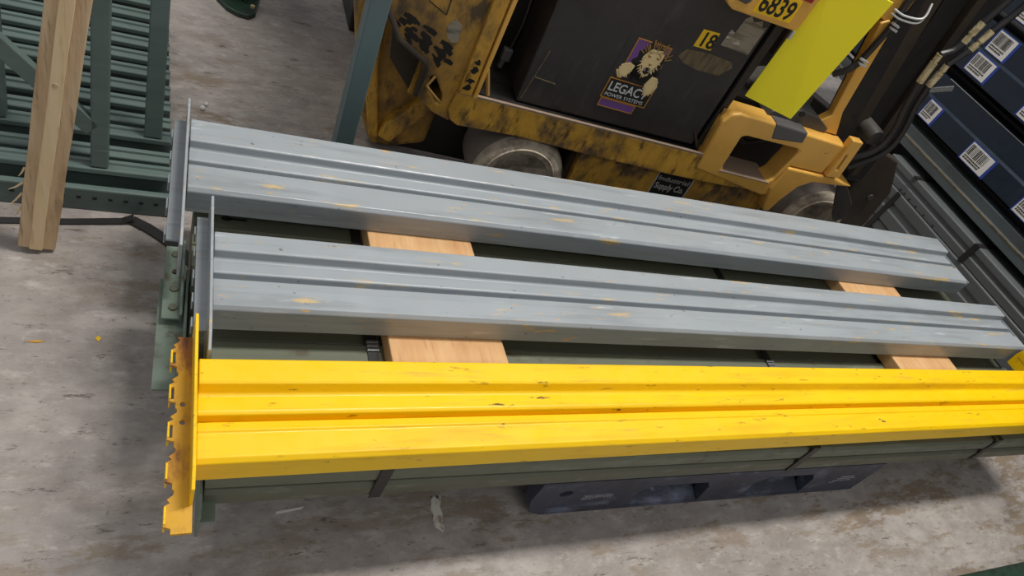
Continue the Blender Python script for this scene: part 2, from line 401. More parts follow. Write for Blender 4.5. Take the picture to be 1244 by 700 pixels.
def connector(t, mat_plate, mat_flange, xa, y0, y1, za0, za1, zb, tooth_mat, xw=0.034, mirror=1, teeth=4, bolts=True, thick=0.005, ya0=None, ya1=None, jag=False, hooks=True):
    """end plate at x = xa (normal to the beam) and a flange with hook tabs reaching away from the beam"""
    ya0 = y0 if ya0 is None else ya0; ya1 = y1 if ya1 is None else ya1
    s = -mirror
    pl = [(ya0, za0), (ya0 + 0.012, za0 - 0.0), (ya1, za0), (ya1 + 0.004, zb), (ya1 - 0.004, za1), (ya0 + 0.03, za1), (ya0, za1 - 0.012)]
    part('end_plate', MB().prism(pl, xa, xa + s * thick, 'YZ'), mat_plate, t, 0.0012)
    # flange outline with notches along its free edge
    L = y1 - y0; fx = xa + s * (xw * 0.74); tx = xa + s * xw
    pts = [(xa, y0), (fx, y0)]
    step = L / teeth
    for i in range(teeth if jag else 0):
        a = y0 + i * step
        pts += [(fx, a + 0.12 * step), (tx, a + 0.17 * step), (tx, a + 0.62 * step), (fx + s * 0.002, a + 0.68 * step), (fx + s * 0.006, a + 0.76 * step), (fx - s * 0.002, a + 0.86 * step), (fx - s * 0.003, a + 0.94 * step), (fx, a + 0.99 * step)]
    pts += [(fx, y1), (xa, y1)]
    holes = [ang(xa + s * xw * 0.45, y0 + L * q, 0.0042) for q in (0.52, 0.615)] if bolts else []
    if jag: holes += [[(tx - s * .003, y0 + (i + .22) * step), (tx - s * .007, y0 + (i + .22) * step), (tx - s * .007, y0 + (i + .54) * step), (tx - s * .003, y0 + (i + .54) * step)] for i in (2, 3, 4) if i < teeth]
    fl = part('hook_flange', MB().prism(pts, zb, zb - thick, 'XY', holes), mat_flange, t, 0.0008)
    for i in range(teeth if hooks else 0):
        a = y0 + i * step; hx = tx if jag else fx + s * .004
        part('hook', MB().box(min(hx, hx - s * 0.003), max(hx, hx - s * 0.003), a + 0.22 * step, a + 0.60 * step, zb - 0.026, zb + (.002 if jag else -.004)), tooth_mat, fl, 0.0008)
    return fl

# green beams strapped on the pallet --------------------------------------------------------------
GZ = PT + 0.003
def green_profile(wd, h): return [(0, 0), (0, h - 0.003), (0.003, h), (wd * .42, h), (wd * .46, h - 0.016), (wd * .60, h - 0.016), (wd * .62, h - 0.022), (wd * .66, h - 0.022), (wd * .68, h - 0.014), (wd - 0.006, h - 0.014), (wd, h - 0.022), (wd, 0)]
def green_beam(label, y_far, z0, wd, h, x0, x1, plates, mat=None):
    t = thing('green_beam', label, 'beam', ((x0 + x1) / 2, y_far - wd / 2, z0), 0, 'green beams strapped on the pallet')
    o = Vector((1.3, 1.0, 0)); p = Vector(t.location) - o
    c, s_ = math.cos(SR), math.sin(SR)
    t.location = o + Vector((p.x * c - p.y * s_, p.x * s_ + p.y * c, p.z)); t.rotation_euler.z = SR
    part('beam_body', beam_body(green_profile(wd, h), y_far, z0, x0, x1), mat or M['olive_steel'], t, 0.0022)
    for kw in plates: connector(t, M['olive_pale'], M['olive_pale'], **kw)
    return t
W4 = 0.193
yf = [1.338, 1.161, 0.984, 0.807]; WN = 0.173; WF = 0.262
HT = 0.110
green_beam('green rack beam farthest back in the strapped layer, below the far grey beam', yf[0], GZ, WN, HT, 0.07, 2.53, [])
gb = green_beam('green rack beam under the gap between both grey beams, slot hole near one end', yf[1], GZ, WN, HT, 0.062, 2.53,
    [dict(xa=0.052, y0=0.86, y1=1.04, za0=.240, za1=GZ + .12, zb=.250, tooth_mat=M['olive_steel'], xw=0.046, teeth=2, bolts=False, hooks=False)])
for i, (yy, r) in enumerate(((1.017, .0075), (0.972, .005), (0.93, .0075), (0.885, .0075))):
    b = MB().tube([(0.036, yy, .250), (0.036, yy, .254)], r, 10)
    part('bolt', b, M['brown_black'] if r < .006 else M['olive_steel'], gb)
b = MB().prism([(0.125 + .011 * math.cos(a * math.pi / 5), 1.12 + .007 * math.sin(a * math.pi / 5)) for a in range(10)] , GZ + HT - .001, GZ + HT + .0008, 'XY').box(0.13, 0.165, 1.117, 1.123, GZ + HT - .001, GZ + HT + .0008)
part('slot_hole', b, M['ink'], gb)
green_beam('green rack beam below the near grey beam, its bolted end plate sticking out left', yf[2], GZ, WN, HT, 0.062, 2.53,
    [dict(xa=0.06, y0=0.72, y1=0.97, za0=GZ, za1=GZ + .115, zb=.232, tooth_mat=M['olive_steel'], xw=0.066, teeth=2, bolts=False, hooks=False)])
green_beam('upper green rack beam at the near edge, hidden under the yellow beam', yf[3], GZ + 0.057, WF, 0.053, 0.10, 2.53, [], M['olive_mid'])
green_beam('lowest green rack beam at the near edge, resting directly on the pallet', yf[3], GZ, WF, 0.055, 0.10, 2.53,
    [dict(xa=0.098, y0=0.51, y1=0.69, za0=GZ - .045, za1=GZ + .05, zb=GZ + .01, tooth_mat=M['olive_steel'], xw=-0.03, teeth=2, bolts=False, hooks=False)])

# pine boards -------------------------------------------------------------------------------------
BZ0 = GZ + HT; BZ1 = 0.303
for lab, x0, x1, r in (('pine board crossing under the beams nearer the left end', 0.409, 0.655, 0.006),
                       ('pine board crossing under the beams nearer the right end', 1.905, 2.172, -0.004)):
    t = MB().box(x0, x1, 0.56, 1.30, BZ0 + .0005, BZ1)
    o = single('pine_board', t, M['pine'], lab, 'board', 0.003, group='pine boards under the beams'); o.rotation_euler.z = r

# packing straps round the green beams --------------------------------------------------------------
def pack_strap(label, x, clip_y, clip):
    t = thing('packing_strap', label, 'strap', (x, 0.95, PT), SR, 'black straps round the green beams')
    y0, y1, z0, z1 = 0.5425, 1.342, GZ - 0.003, GZ + HT + 0.0012
    part('band', MB().box(x - .011, x + .011, y0, y1, z1, z1 + .0012).box(x - .011, x + .011, y0 - .0012, y0, z0, z1 + .0012).box(x - .011, x + .011, y1, y1 + .0012, z0, z1 + .0012), M['strap'], t)
    if clip:
        c = MB()
        for k in (-1, 0, 1):
            c.box(x - .012, x + .012, clip_y + k * .009 - .0032, clip_y + k * .009 + .0032, z1 + .001, z1 + .006)
        part('clip', c, M['chrome'], t, 0.001, label='bright crimped metal clip')
    return t
o0 = Vector((1.3, 1.0, 0))
for lab, x, cy, cl in (('black strap beside the left pine board, bright clip showing', 0.392, 0.80, True),
                   ('black strap midway along the green beams, bright clip peeping over the yellow beam', 1.452, 0.785, True),
                   ('black strap right of the right pine board, round the far end of the green beams', 2.205, 0.785, False)):
    t = pack_strap(lab, x, cy, cl)
    p = Vector(t.location) - o0
    t.location = o0 + Vector((p.x * math.cos(SR) - p.y * math.sin(SR), p.x * math.sin(SR) + p.y * math.cos(SR), p.z))

# grey and yellow beams on top -----------------------------------------------------------------------
TZ = BZ1 + 0.001
G1 = [(0, 0), (0, .074), (.003, .077), (.066, .077), (.070, .075), (.071, .058), (.075, .055), (.103, .057), (.107, .055), (.109, .042), (.116, .042), (.117, .054), (.131, .055), (.132, .061), (.190, .061), (.197, .053), (.197, 0)]
G2 = [(0, 0), (0, .074), (.003, .077), (.043, .077), (.047, .075), (.048, .058), (.052, .055), (.081, .058), (.084, .056), (.086, .042), (.094, .042), (.095, .054), (.117, .056), (.118, .062), (.160, .061), (.166, .053), (.166, 0)]
YW = [(0, 0), (0, .074), (.003, .077), (.043, .077), (.047, .075), (.052, .057), (.056, .054), (.084, .056), (.089, .053), (.096, .026), (.100, .026), (.101, .053), (.117, .055), (.119, .052), (.160, .053), (.167, .046), (.168, 0)]
t = thing('step_beam', 'grey steel step beam farthest back on the stack, beside the forklift', 'beam', (0.05, 1.2, TZ), -0.0144, 'grey step beams on the stack')
part('beam_body', beam_body(G1, 1.302, TZ, 0.048, 2.495), M['grey_steel'], t, 0.002, seg=3)
connector(t, M['grey_steel'], M['grey_steel'], 0.045, 0.985, 1.338, TZ + .003, .402, .345, M['grey_steel'], xw=.036, teeth=5, bolts=False, ya0=.93, ya1=1.345)
part('end_cap', MB().box(2.495, 2.498, 1.302 - .199, 1.302, TZ, TZ + .06), M['grey_steel'], t)
t = thing('step_beam', 'grey steel step beam in the middle, between the yellow beam and the far grey one', 'beam', (0.09, 0.9, TZ), -0.0117, 'grey step beams on the stack')
part('beam_body', beam_body(G2, 0.982, TZ, 0.092, 2.50), M['grey_steel'], t, 0.002, seg=3)
connector(t, M['grey_steel'], M['grey_steel'], 0.089, 0.780, 1.050, TZ + .003, .402, .345, M['grey_steel'], xw=.033, teeth=5, bolts=False, ya0=.708, ya1=1.055)
part('end_cap', MB().box(2.50, 2.503, 0.982 - .166, 0.982, TZ, TZ + .06), M['grey_steel'], t)
t = thing('step_beam', 'bright yellow steel step beam along the near edge of the stack', 'beam', (0.07, 0.62, TZ), -0.004)
part('beam_body', beam_body(YW, 0.700, TZ, 0.070, 2.455), M['yellow_steel'], t, 0.0022, seg=3)
connector(t, M['yellow_steel'], M['yellow_rust'], 0.067, 0.435, 0.766, TZ + .003, .402, .345, M['yellow_steel'], xw=.036, teeth=5, ya0=.475, ya1=.775, jag=True)
connector(t, M['yellow_steel'], M['yellow_steel'], 2.458, 0.435, 0.780, TZ + .003, .402, .345, M['yellow_steel'], xw=.036, teeth=5, mirror=-1, ya0=.45, ya1=.785)

# ---------------------------------------------------------------- upright frames and loose posts at the left
def c_post(y, x0, x1, z0=0.0, wd=0.032, h=0.10):
    a, b = y - wd / 2, y + wd / 2; h0 = z0 + h
    pr = [(a, z0), (b, z0), (b, h0 - .003), (b - .003, h0), (b - .014, h0), (b - .016, h0 - .007), (a + .003, h0 - .008), (a, h0 - .011), (a, h0 - .022), (a + .003, h0 - .022), (a + .003, h0 - .012),
          (b - .004, h0 - .012), (b - .004, z0 + .003), (a + .003, z0 + .003), (a + .003, z0 + .016), (a, z0 + .016)]
    return MB().prism(pr, x0, x1, 'YZ')
# front slotted post
t = thing('rack_post', 'green slotted rack post lying on the floor, nearest of the row at left', 'post', (-0.7, 1.41, 0), -0.003, 'green rack posts on the floor at left')
part('channel', MB().box(-1.7, 0.03, 1.400, 1.418, 0, 0.066), M['green_steel'], t, 0.004)
for k in range(16):
    x = -0.005 - k * 0.032 * 1.0
    part('slot', MB().box(x - .0045, x + .0045, 1.3985, 1.401, .036, .043), M['ink'], t)
ORD = ['second', 'third', 'fourth', 'fifth', 'sixth', 'seventh', 'eighth', 'ninth', 'tenth', 'eleventh']
ys = [1.512, 1.653, 1.723, 1.795, 1.868, 1.938, 2.012, 2.084, 2.16, 2.24]
for i, y in enumerate(ys):
    lab = 'green channel post lying on the floor, %s back from the slotted front post' % ORD[i]
    t = single('rack_post', c_post(y, -1.7, 0.020 - 0.003 * i), M['green_steel'], lab, 'post', 0.0012, group='green rack posts on the floor at left')
    t.rotation_euler.z = random.uniform(-0.004, 0.004)
def upright_frame(label, y, z_, xs, diag, lean, x1, w=0.036):
    t = thing('upright_frame', label, 'rack frame', (0, y, 0), 0, 'green upright frames at left')
    part('post', c_post(y, -1.75, x1, 0.0, 0.036), M['green_steel'], t, 0.0012)
    part('post', c_post(y, -1.75, x1, 0.98, 0.036), M['green_steel'], t, 0.0012)
    for x in xs: part('strut', MB().box(x - w / 2, x + w / 2, y - .016, y + .016, 0.094, 0.985), M['green_steel'], t, 0.003)
    for (xa, za, xb, zb) in diag: part('diagonal', MB().bar((xa, y - .004, za), (xb, y - .004, zb), .036, .024, (0, 1, 0)), M['green_steel'], t, 0.002)
    t.rotation_euler.x = -lean
    return t
upright_frame('green upright frame at the front left, its strut right of the wooden plank', 1.446, 0, [-0.127, -0.95], [(-0.14, .19, -0.92, .96)], 0.14, 0.030)
upright_frame('green upright frame standing behind the front one, strut near its right end', 1.582, 0, [-0.022, -0.345, -1.0], [], 0.14, 0.024, 0.040)

# weathered plank leaning over the posts --------------------------------------------------------------
t = thing('wooden_plank', 'weathered wooden plank with a pale centre strip leaning over the green frames', 'plank', (-0.23, 1.25, 0))
A = Vector((-0.2295, 1.262, 0.012)); Bp = A + (Vector((-0.156, 1.302, 0.60)) - A) * 1.6
d = (Bp - A).normalized(); sx = Vector((1, 0.05, 0)); sx = (sx - d * sx.dot(d)).normalized(); ny = d.cross(sx)
if ny.y > 0: ny = -ny
def plank_piece(a, b, n0, n1, bot=0.0, jag=None):
    m = MB(); N = 14; vs = []
    for i in range(N + 1):
        u = i / N; c = A + (Bp - A) * u
        if i == 0: c = c + d * bot
        j = lambda: random.uniform(-.0012, .0012)
        vs += [c + sx * (a + j()) + ny * n0, c + sx * (b + j()) + ny * n0, c + sx * (b + j()) + ny * n1, c + sx * (a + j()) + ny * n1]
    fs = [(0, 1, 2, 3), (4 * N + 3, 4 * N + 2, 4 * N + 1, 4 * N)]
    for i in range(N):
        for q in range(4): fs.append((4 * i + q, 4 * i + (q + 1) % 4, 4 * i + 4 + (q + 1) % 4, 4 * i + 4 + q))
    return m.add(vs, fs)
part('board', plank_piece(-.035, .034, -.018, .012), M['old_wood'], t, 0.003)
part('raised_strip', plank_piece(-.014, .010, .012, .0165, 0.0), M['old_wood_light'], t, 0.0015, label='pale raised strip down the middle')
for (u, l, a) in ((.14, .030, .9), (.17, .026, .5), (.10, .022, 1.1), (.21, .016, 1.0)):
    c = A + (Bp - A) * u + sx * (-.037)
    tip = c + sx * (-l * math.cos(a)) - d * (l * math.sin(a)) + ny * .006
    part('splinter', MB().tube([c + d * .006, (c + tip) / 2, tip], [.0025, .0018, .0004], 5), M['old_wood_light'], t)
part('knot', MB().tube([A + (Bp - A) * .44 - sx * .004 + ny * .0163, A + (Bp - A) * .44 - sx * .004 + ny * .0170], [.006, .005], 10), M['old_wood'], t)

# black flat strap on the floor -----------------------------------------------------------------------
def ribbon(pts, wd, th):
    m = MB(); vs = []
    pts = [Vector(p) for p in pts]
    for i, p in enumerate(pts):
        dd = (pts[min(i + 1, len(pts) - 1)] - pts[max(i - 1, 0)]).normalized(); sd = Vector((-dd.y, dd.x, 0)).normalized()
        vs += [p + sd * wd / 2, p - sd * wd / 2, p - sd * wd / 2 + Vector((0, 0, th)), p + sd * wd / 2 + Vector((0, 0, th))]
    fs = [(0, 1, 2, 3), tuple(4 * (len(pts) - 1) + q for q in (3, 2, 1, 0))]
    for i in range(len(pts) - 1):
        for q in range(4): fs.append((4 * i + q, 4 * i + (q + 1) % 4, 4 * i + 4 + (q + 1) % 4, 4 * i + 4 + q))
    return m.add(vs, fs)
single('flat_strap', ribbon([(-0.9, 1.27, .0005), (-0.6, 1.305, .0005), (-0.31, 1.338, .0005), (-0.18, 1.352, .0005), (-0.075, 1.366, .004), (-0.05, 1.370, .016)], .018, .0035), M['strap'], 'flat black strap running along the floor behind the plank foot', 'strap')
single('flat_strap', ribbon([(-0.055, 1.374, .001), (-0.02, 1.352, .001), (0.02, 1.318, .001), (0.06, 1.275, .001), (0.10, 1.215, .001)], .026, .006), M['strap'], 'black strap end curving under the left end of the far grey beam', 'strap')

# leaning teal post -----------------------------------------------------------------------------------
t = thing('leaning_post', 'teal box post leaning upright between the grey beam and the forklift tail', 'post', (0.36, 1.53, 0))
m = MB(); fx = [0.402, 0.447]; vs = []
for z, dx in ((0, 0), (1.3, -0.022)):
    vs += [(fx[0] + dx, 1.500, z), (fx[1] + dx, 1.494, z), (fx[1] + dx, 1.545, z), (fx[0] + dx, 1.551, z)]
m.add(vs, [(0, 1, 2, 3), (7, 6, 5, 4), (0, 4, 5, 1), (1, 5, 6, 2), (2, 6, 7, 3), (3, 7, 4, 0)])
part('post_body', m, M['teal_steel'], t, 0.003)
part('foot_plate', MB().box(0.402 - .02, 0.447 + .02, 1.48, 1.565, 0, 0.004), M['teal_steel'], t)

# dark green machine foot at the top ------------------------------------------------------------------
t = thing('machine_foot', 'dark green cast machine foot with one bright bolt, on the floor behind', 'machine foot', (0.24, 2.6, 0))
ol = [(0.125, 2.75), (0.125, 2.56), (0.14, 2.50), (0.17, 2.45), (0.205, 2.425), (0.24, 2.42), (0.265, 2.445), (0.285, 2.56), (0.30, 2.75)]
part('foot_flange', MB().prism(ol, 0, .018, 'XY'), M['dark_green'], t, 0.004)
part('rib', MB().prism([(0.165, 0.018), (0.185, 0.018), (0.195, .5), (0.175, .5)], 2.50, 2.75, 'XZ'), M['dark_green'], t, 0.003)
part('rib', MB().prism([(0.225, 0.018), (0.240, 0.018), (0.25, .5), (0.235, .5)], 2.50, 2.75, 'XZ'), M['dark_green'], t, 0.003)
part('column', MB().box(0.13, 0.30, 2.60, 2.75, .018, 0.9), M['dark_green'], t, 0.01)
part('bolt', MB().tube([(0.255, 2.48, .018), (0.255, 2.48, .026)], .008, 8), M['brass'], t)

# ---------------------------------------------------------------- forklift (local frame: s along, d across, z up)
YAW = math.radians(-6)
BASE = Vector((1.15, 1.65, 0.0))
fk = thing('forklift', 'grimy ochre forklift with black battery panel, parked behind the grey beams', 'forklift', BASE)
c6, s6 = math.cos(YAW), math.sin(YAW)
fk.location = (BASE.x * c6 - BASE.y * s6, BASE.x * s6 + BASE.y * c6, 0); fk.rotation_euler = (0, 0, YAW)
D = 1.65
def fpoly(pts, d0, d1, holes=()): return MB().prism(pts, d0, d1, 'XZ', holes)
# chassis rail
part('chassis_rail', fpoly([(0.532, .388), (0.525, .33), (0.54, .298), (0.565, .285), (0.64, .290), (0.75, .296), (0.96, .292), (1.30, .292), (1.52, .300), (1.70, .318), (1.66, .352), (1.455, .358), (1.405, .405), (1.383, .419), (1.36, .390)], D, D + .016), M['ochre'], fk, 0.006)
part('rail_lip', MB().bar((0.535, D + .004, .3895), (1.375, D + .004, .394), .010, .006), M['bare_or_highlit_edge'], fk, 0.001)  # pale strip paints the highlight along the rail's top edge
# lower skirt
part('lower_skirt', fpoly([(0.975, .300), (0.998, .06), (1.60, .06), (1.72, .20), (1.76, .315), (1.5, .312), (1.3, .30)], D + .028, D + .13), M['ochre'], fk, 0.005)
dec = part('supplier_decal', fpoly([(1.273, .279), (1.404, .279), (1.408, .188), (1.278, .188)], D + .0265, D + .028), M['ink'], fk, label='black and white supplier sticker')
part('decal_edge', fpoly([(1.404, .279), (1.409, .279), (1.413, .188), (1.408, .188)], D + .026, D + .028), M['white_print'], dec)
part('decal_edge', fpoly([(1.269, .279), (1.273, .279), (1.278, .188), (1.274, .188)], D + .026, D + .028), M['white_print'], dec)
text_mesh('Industrial', .026, M['white_print'], 'lettering', dec, (1.278, D + .0258, .250), (1, 0, 0), (0, 0, 1), width=.118)
text_mesh('Supply Co.', .034, M['white_print'], 'lettering', dec, (1.281, D + .0258, .216), (1, 0, 0), (0, 0, 1), width=.115, bold=.0006)
# front housing with window, arch and top
part('front_housing', fpoly([(1.352, .392), (1.335, .52), (1.352, .552), (1.38, .562), (1.50, .562), (1.82, .556), (1.825, .50), (1.815, .440), (1.680, .436), (1.668, .37), (1.70, .318), (1.66, .30), (1.36, .34)], D - .004, D + .075,
     [[(1.436, .486), (1.452, .497), (1.655, .502), (1.668, .492), (1.655, .375), (1.640, .357), (1.455, .357), (1.446, .375)]]), M['orange'], fk, 0.012, seg=4)
part('opening_ledge', fpoly([(1.44, .352), (1.65, .352), (1.65, .358), (1.44, .358)], D - .006, D + .10), M['bare_or_highlit_edge'], fk, 0.002)
part('fender', fpoly([(1.672, .432), (1.88, .437), (1.965, .424), (1.885, .412), (1.80, .402), (1.762, .372), (1.736, .30), (1.728, .25), (1.70, .25), (1.665, .34)], D - .012, D + .08), M['orange'], fk, 0.006)
part('inner_cavity', MB().box(1.40, 1.76, D + .20, D + .24, .30, .552), M['black'], fk)
for k in range(3):
    part('cable', MB().tube([(1.42 + .02 * k, D + .145, .40 + .03 * k), (1.50, D + .13, .43 + .03 * k), (1.58, D + .14, .40 + .02 * k), (1.66, D + .15, .43 + .02 * k)], .010, 8), M['rubber'], fk, smooth=True)
part('tape_wrap', fpoly([(1.518, .548), (1.535, .510), (1.655, .525), (1.645, .5645), (1.62, .5655), (1.515, .5655)], D - .0065, D + .078), M['grey_tape'], fk, 0.006, label='dark grey tape round the housing top')
part('slotted_bracket', fpoly([(1.806, .590), (1.850, .592), (1.874, .448), (1.822, .440)], D - .020, D + .01, [[(1.826, .535), (1.833, .535), (1.845, .475), (1.836, .475)]]), M['orange'], fk, 0.004)
part('guard_plate', fpoly([(1.955, .405), (1.985, .412), (2.10, .325), (2.115, .25), (2.09, .232), (2.06, .26)], D + .045, D + .058), M['dark_plate'], fk, 0.004)
# wheels
def wheel(name, cx, cz, r, y0, wd):
    t = part(name, MB().lathe_y([(r * .60, y0 + .018), (r * .62, y0 + .004), (r * .70, y0), (r * .88, y0 + .001), (r * .97, y0 + .010), (r, y0 + .026), (r, y0 + wd - .02), (r * .95, y0 + wd), (r * .5, y0 + wd)], cx, cz, 44), M['tyre'], fk, smooth=True)
    part('tread', MB().lathe_y([(r * 1.0, y0 + .024), (r * 1.012, y0 + .034), (r * 1.012, y0 + wd - .022), (r, y0 + wd - .018)], cx, cz, 44), M['tyre_tread'], t, smooth=True)
    part('sidewall_ring', MB().lathe_y([(r * .74, y0 + .002), (r * .755, y0 - .004), (r * .775, y0 - .004), (r * .79, y0 + .002)], cx, cz, 44), M['tyre'], t, smooth=True)
    rim = part('rim', MB().lathe_y([(r * .60, y0 + .012), (r * .56, y0 + .010), (r * .50, y0 + .030), (r * .30, y0 + .036), (r * .26, y0 + .014), (r * .12, y0 + .010), (r * .01, y0 + .010)], cx, cz, 32), M['rim'], t, smooth=True)
    for k in range(6):
        a = k * math.pi / 3; x = cx + r * .41 * math.cos(a); z = cz + r * .41 * math.sin(a)
        part('wheel_bolt', MB().tube([(x, y0 + .036, z), (x, y0 + .018, z)], r * .055, 6), M['rim'], t)
    return t
wheel('rear_wheel', 0.812, .147, .147, 1.652, .20)
wheel('front_wheel', 2.125, .140, .140, 1.800, .16)
part('inner_skirt', MB().box(.955, 1.05, D + .05, D + .07, .03, .30).box(.955, .965, D + .05, D + .24, .03, .30), M['brown_black'], fk)
part('wheel_well', MB().box(.48, .99, 1.87, 1.90, .02, .40).box(.48, 1.35, 1.76, 1.90, .36, .40), M['black'], fk)
part('axle_housing', MB().box(1.75, 2.22, 2.0, 2.2, .05, .32), M['black'], fk)
# tail: side panel, corner pipe, counterweight
part('tail_panel', fpoly([(0.20, 1.15), (0.215, .66), (0.304, .548), (0.343, .490), (0.427, .446), (0.432, .340), (0.49, .300), (0.545, .285), (0.545, 1.15)], D + .012, D + .16,
     [[(0.452, .405), (0.462, .412), (0.500, .360), (0.503, .335), (0.488, .335), (0.455, .372)]]), M['ochre_dark'], fk, 0.006)
part('step_recess', MB().box(0.44, 0.52, D + .10, D + .12, .32, .43), M['black'], fk)
part('corner_pipe', MB().tube([(0.215, D + .004, .665), (0.30, D + .004, .552), (0.343, D + .004, .490), (0.425, D + .004, .448), (0.432, D + .004, .43), (0.428, D + .006, .345)], .008, 8), M['brown_black'], fk, smooth=True)
part('grab_loop', MB().tube([(0.462, D + .006, .415), (0.447, D - .002, .385), (0.470, D - .002, .365), (0.50, D + .006, .340)], .004, 6), M['tan'], fk, smooth=True)
tp = MB()
for i in range(34):
    u = random.random(); x = .335 + u * .15 - .012; z = .555 - u * .085 + random.uniform(-.034, .022)
    l = random.uniform(.015, .04); a = -0.55 + random.uniform(-.5, .3); ca, sa = math.cos(a), math.sin(a); h = random.uniform(.005, .013)
    k = D + .0100 - .00004 * i
    tp.add([(x, k, z), (x + l * ca, k, z + l * sa), (x + l * ca - h * sa, k, z + l * sa + h * ca), (x - h * sa * .6, k, z + h * ca), (x + l * .5 * ca - h * 1.3 * sa, k, z + l * .5 * sa + h * 1.3 * ca)], [(0, 1, 2, 4, 3)])
tp = part('torn_black_tape', tp, M['ink'], fk, label='torn black grip tape')
part('panel_seam', MB().bar((.385, D + .0115, .605), (.437, D + .0115, .583), .003, .002, (0, 1, 0)).bar((.437, D + .0115, .583), (.436, D + .0115, .66), .003, .002, (0, 1, 0)), M['brown_black'], fk)
part('worn_sticker', fpoly([(.452, .566), (.462, .580), (.484, .568), (.488, .522), (.472, .516), (.456, .530), (.449, .548)], D + .010, D + .012), M['label_worn'], fk)
part('counterweight', fpoly([(0.245, 1.1), (0.25, .43), (0.275, .32), (0.335, .12), (0.392, .012), (0.46, .02), (0.56, .06), (0.56, 1.1)], 1.85, 2.55), M['ochre_dark'], fk, 0.02, seg=3)
part('counterweight_rib', fpoly([(0.29, .48), (0.325, .48), (0.345, .30), (0.405, .06), (0.375, .06), (0.325, .22)], 1.825, 1.86), M['ochre'], fk, 0.008)
part('counterweight_rib', fpoly([(0.398, .075), (0.41, .125), (0.52, .265), (0.53, .20), (0.44, .06)], 1.815, 1.86), M['ochre'], fk, 0.008)
part('tail_flap', fpoly([(0.32, .53), (0.435, .44), (0.425, .315), (0.345, .40)], D + .06, D + .075), M['brown_black'], fk, 0.003)
part('flap_edge', MB().bar((0.428, D + .058, .44), (0.423, D + .058, .318), .016, .012, (1, 0, 0)), M['ochre'], fk, 0.002)
# pillar
part('pillar', fpoly([(0.533, .39), (0.572, .39), (0.572, 1.15), (0.53, 1.15)], D - .006, D + .05), M['ochre'], fk, 0.003)
part('pillar_edge', fpoly([(0.575, .39), (0.586, .39), (0.588, 1.15), (0.575, 1.15)], D - .012, D + .05), M['orange'], fk, 0.002)
for z in (.412, .435, .468, .490):
    part('pillar_patch', fpoly([(.552 + random.uniform(.006, .016) * math.cos(a * .7), z + random.uniform(.003, .013) * math.sin(a * .7)) for a in range(9)], D - .0075, D - .005), M['ink'], fk)
# battery bay and panel
part('bay_back', MB().box(.58, 1.42, D + .22, D + .25, .38, 1.15), M['black'], fk)
part('frame_member', MB().box(.56, 1.36, D + .016, D + .14, .300, .368), M['brown_black'], fk)
part('bay_floor', MB().box(.54, 1.37, D + .016, D + .24, .372, .385), M['black'], fk)
bp = part('battery_panel', fpoly([(.712, .388), (1.322, .396), (1.306, 1.12), (.690, 1.12)], D + .036, D + .20), M['black_panel'], fk, 0.005)
part('panel_crease', MB().bar((.73, D + .0355, .475), (.80, D + .0355, .470), .003, .002, (0, 1, 0)).bar((.722, D + .0355, .40), (.742, D + .0355, .56), .003, .002, (0, 1, 0)), M['tape_old'], bp)
part('stay_rod', MB().tube([(.597, D + .03, .462), (.622, D + .02, .392)], .006, 8), M['tan'], fk, smooth=True)
part('cable_connector', MB().box(.660, .688, D + .14, D + .16, .440, .478).tube([(.672, D + .15, .440), (.668, D + .15, .415)], .009, 8), M['grey_tape'], fk, 0.004)
part('battery_cable', MB().tube([(.678, D + .15, .478), (.684, D + .15, .56), (.672, D + .15, .70), (.670, D + .15, 1.1)], .0035, 6), M['rubber'], fk, smooth=True)
part('side_post', fpoly([(1.330, .392), (1.372, .43), (1.352, .555), (1.355, 1.12), (1.318, 1.12)], D + .03, D + .10), M['black'], fk, 0.004)
part('post_edge', MB().bar((1.352, D + .022, .41), (1.338, D + .022, .55), .005, .01, (1, 0, 0)), M['tan'], fk)
part('post_edge', MB().bar((1.300, D + .034, .445), (1.345, D + .034, .392), .008, .008, (0, 1, 0)), M['brown_black'], fk)
# battery door decals
DP = D + .036
def flat(name, pts, mat, parent, k, label=None): return part(name, fpoly(pts, DP - .0006 * k, DP + .001), mat, parent, label=label)
n18 = flat('number_sticker', [(1.127, .694), (1.184, .696), (1.181, .749), (1.128, .746)], M['sticker_yellow'], bp, 2, 'yellow sticker reading 18')
text_mesh('18', .060, M['ink'], 'lettering', n18, (1.133, DP - .0018, .700), (1, 0, 0), (0, 0, 1), width=.042, bold=.0012)
flat('tape_residue', [(1.100, .655), (1.115, .680), (1.19, .688), (1.27, .684), (1.282, .668), (1.255, .635), (1.18, .632), (1.125, .640)], M['tape_old'], bp, 2, 'strip of old tape residue')
flat('worn_label', [(1.203, .720), (1.302, .718), (1.303, .805), (1.29, .80), (1.28, .818), (1.255, .806), (1.24, .822), (1.226, .808), (1.222, .765), (1.205, .77)], M['label_worn'], bp, 2, 'worn white label')
lg = flat('company_sticker', [(.935, .455), (1.10, .455), (1.10, .685), (.935, .685)], M['black_panel'], bp, 1, 'sticker with roaring lion and the word LEGACY')
def frame_ring(x0, x1, z0, z1, tk, k, mat, name):
    part(name, fpoly([(x0, z0), (x1, z0), (x1, z1), (x0, z1)], DP - .0006 * k, DP + .001, [[(x0 + tk, z0 + tk), (x1 - tk, z0 + tk), (x1 - tk, z1 - tk), (x0 + tk, z1 - tk)]]), mat, lg)
flat('purple_panel', [(.964, .545), (1.071, .545), (1.071, .667), (.964, .667)], M['purple'], lg, 2)
frame_ring(.962, 1.073, .543, .669, .003, 3, M['gold'], 'gold_border')
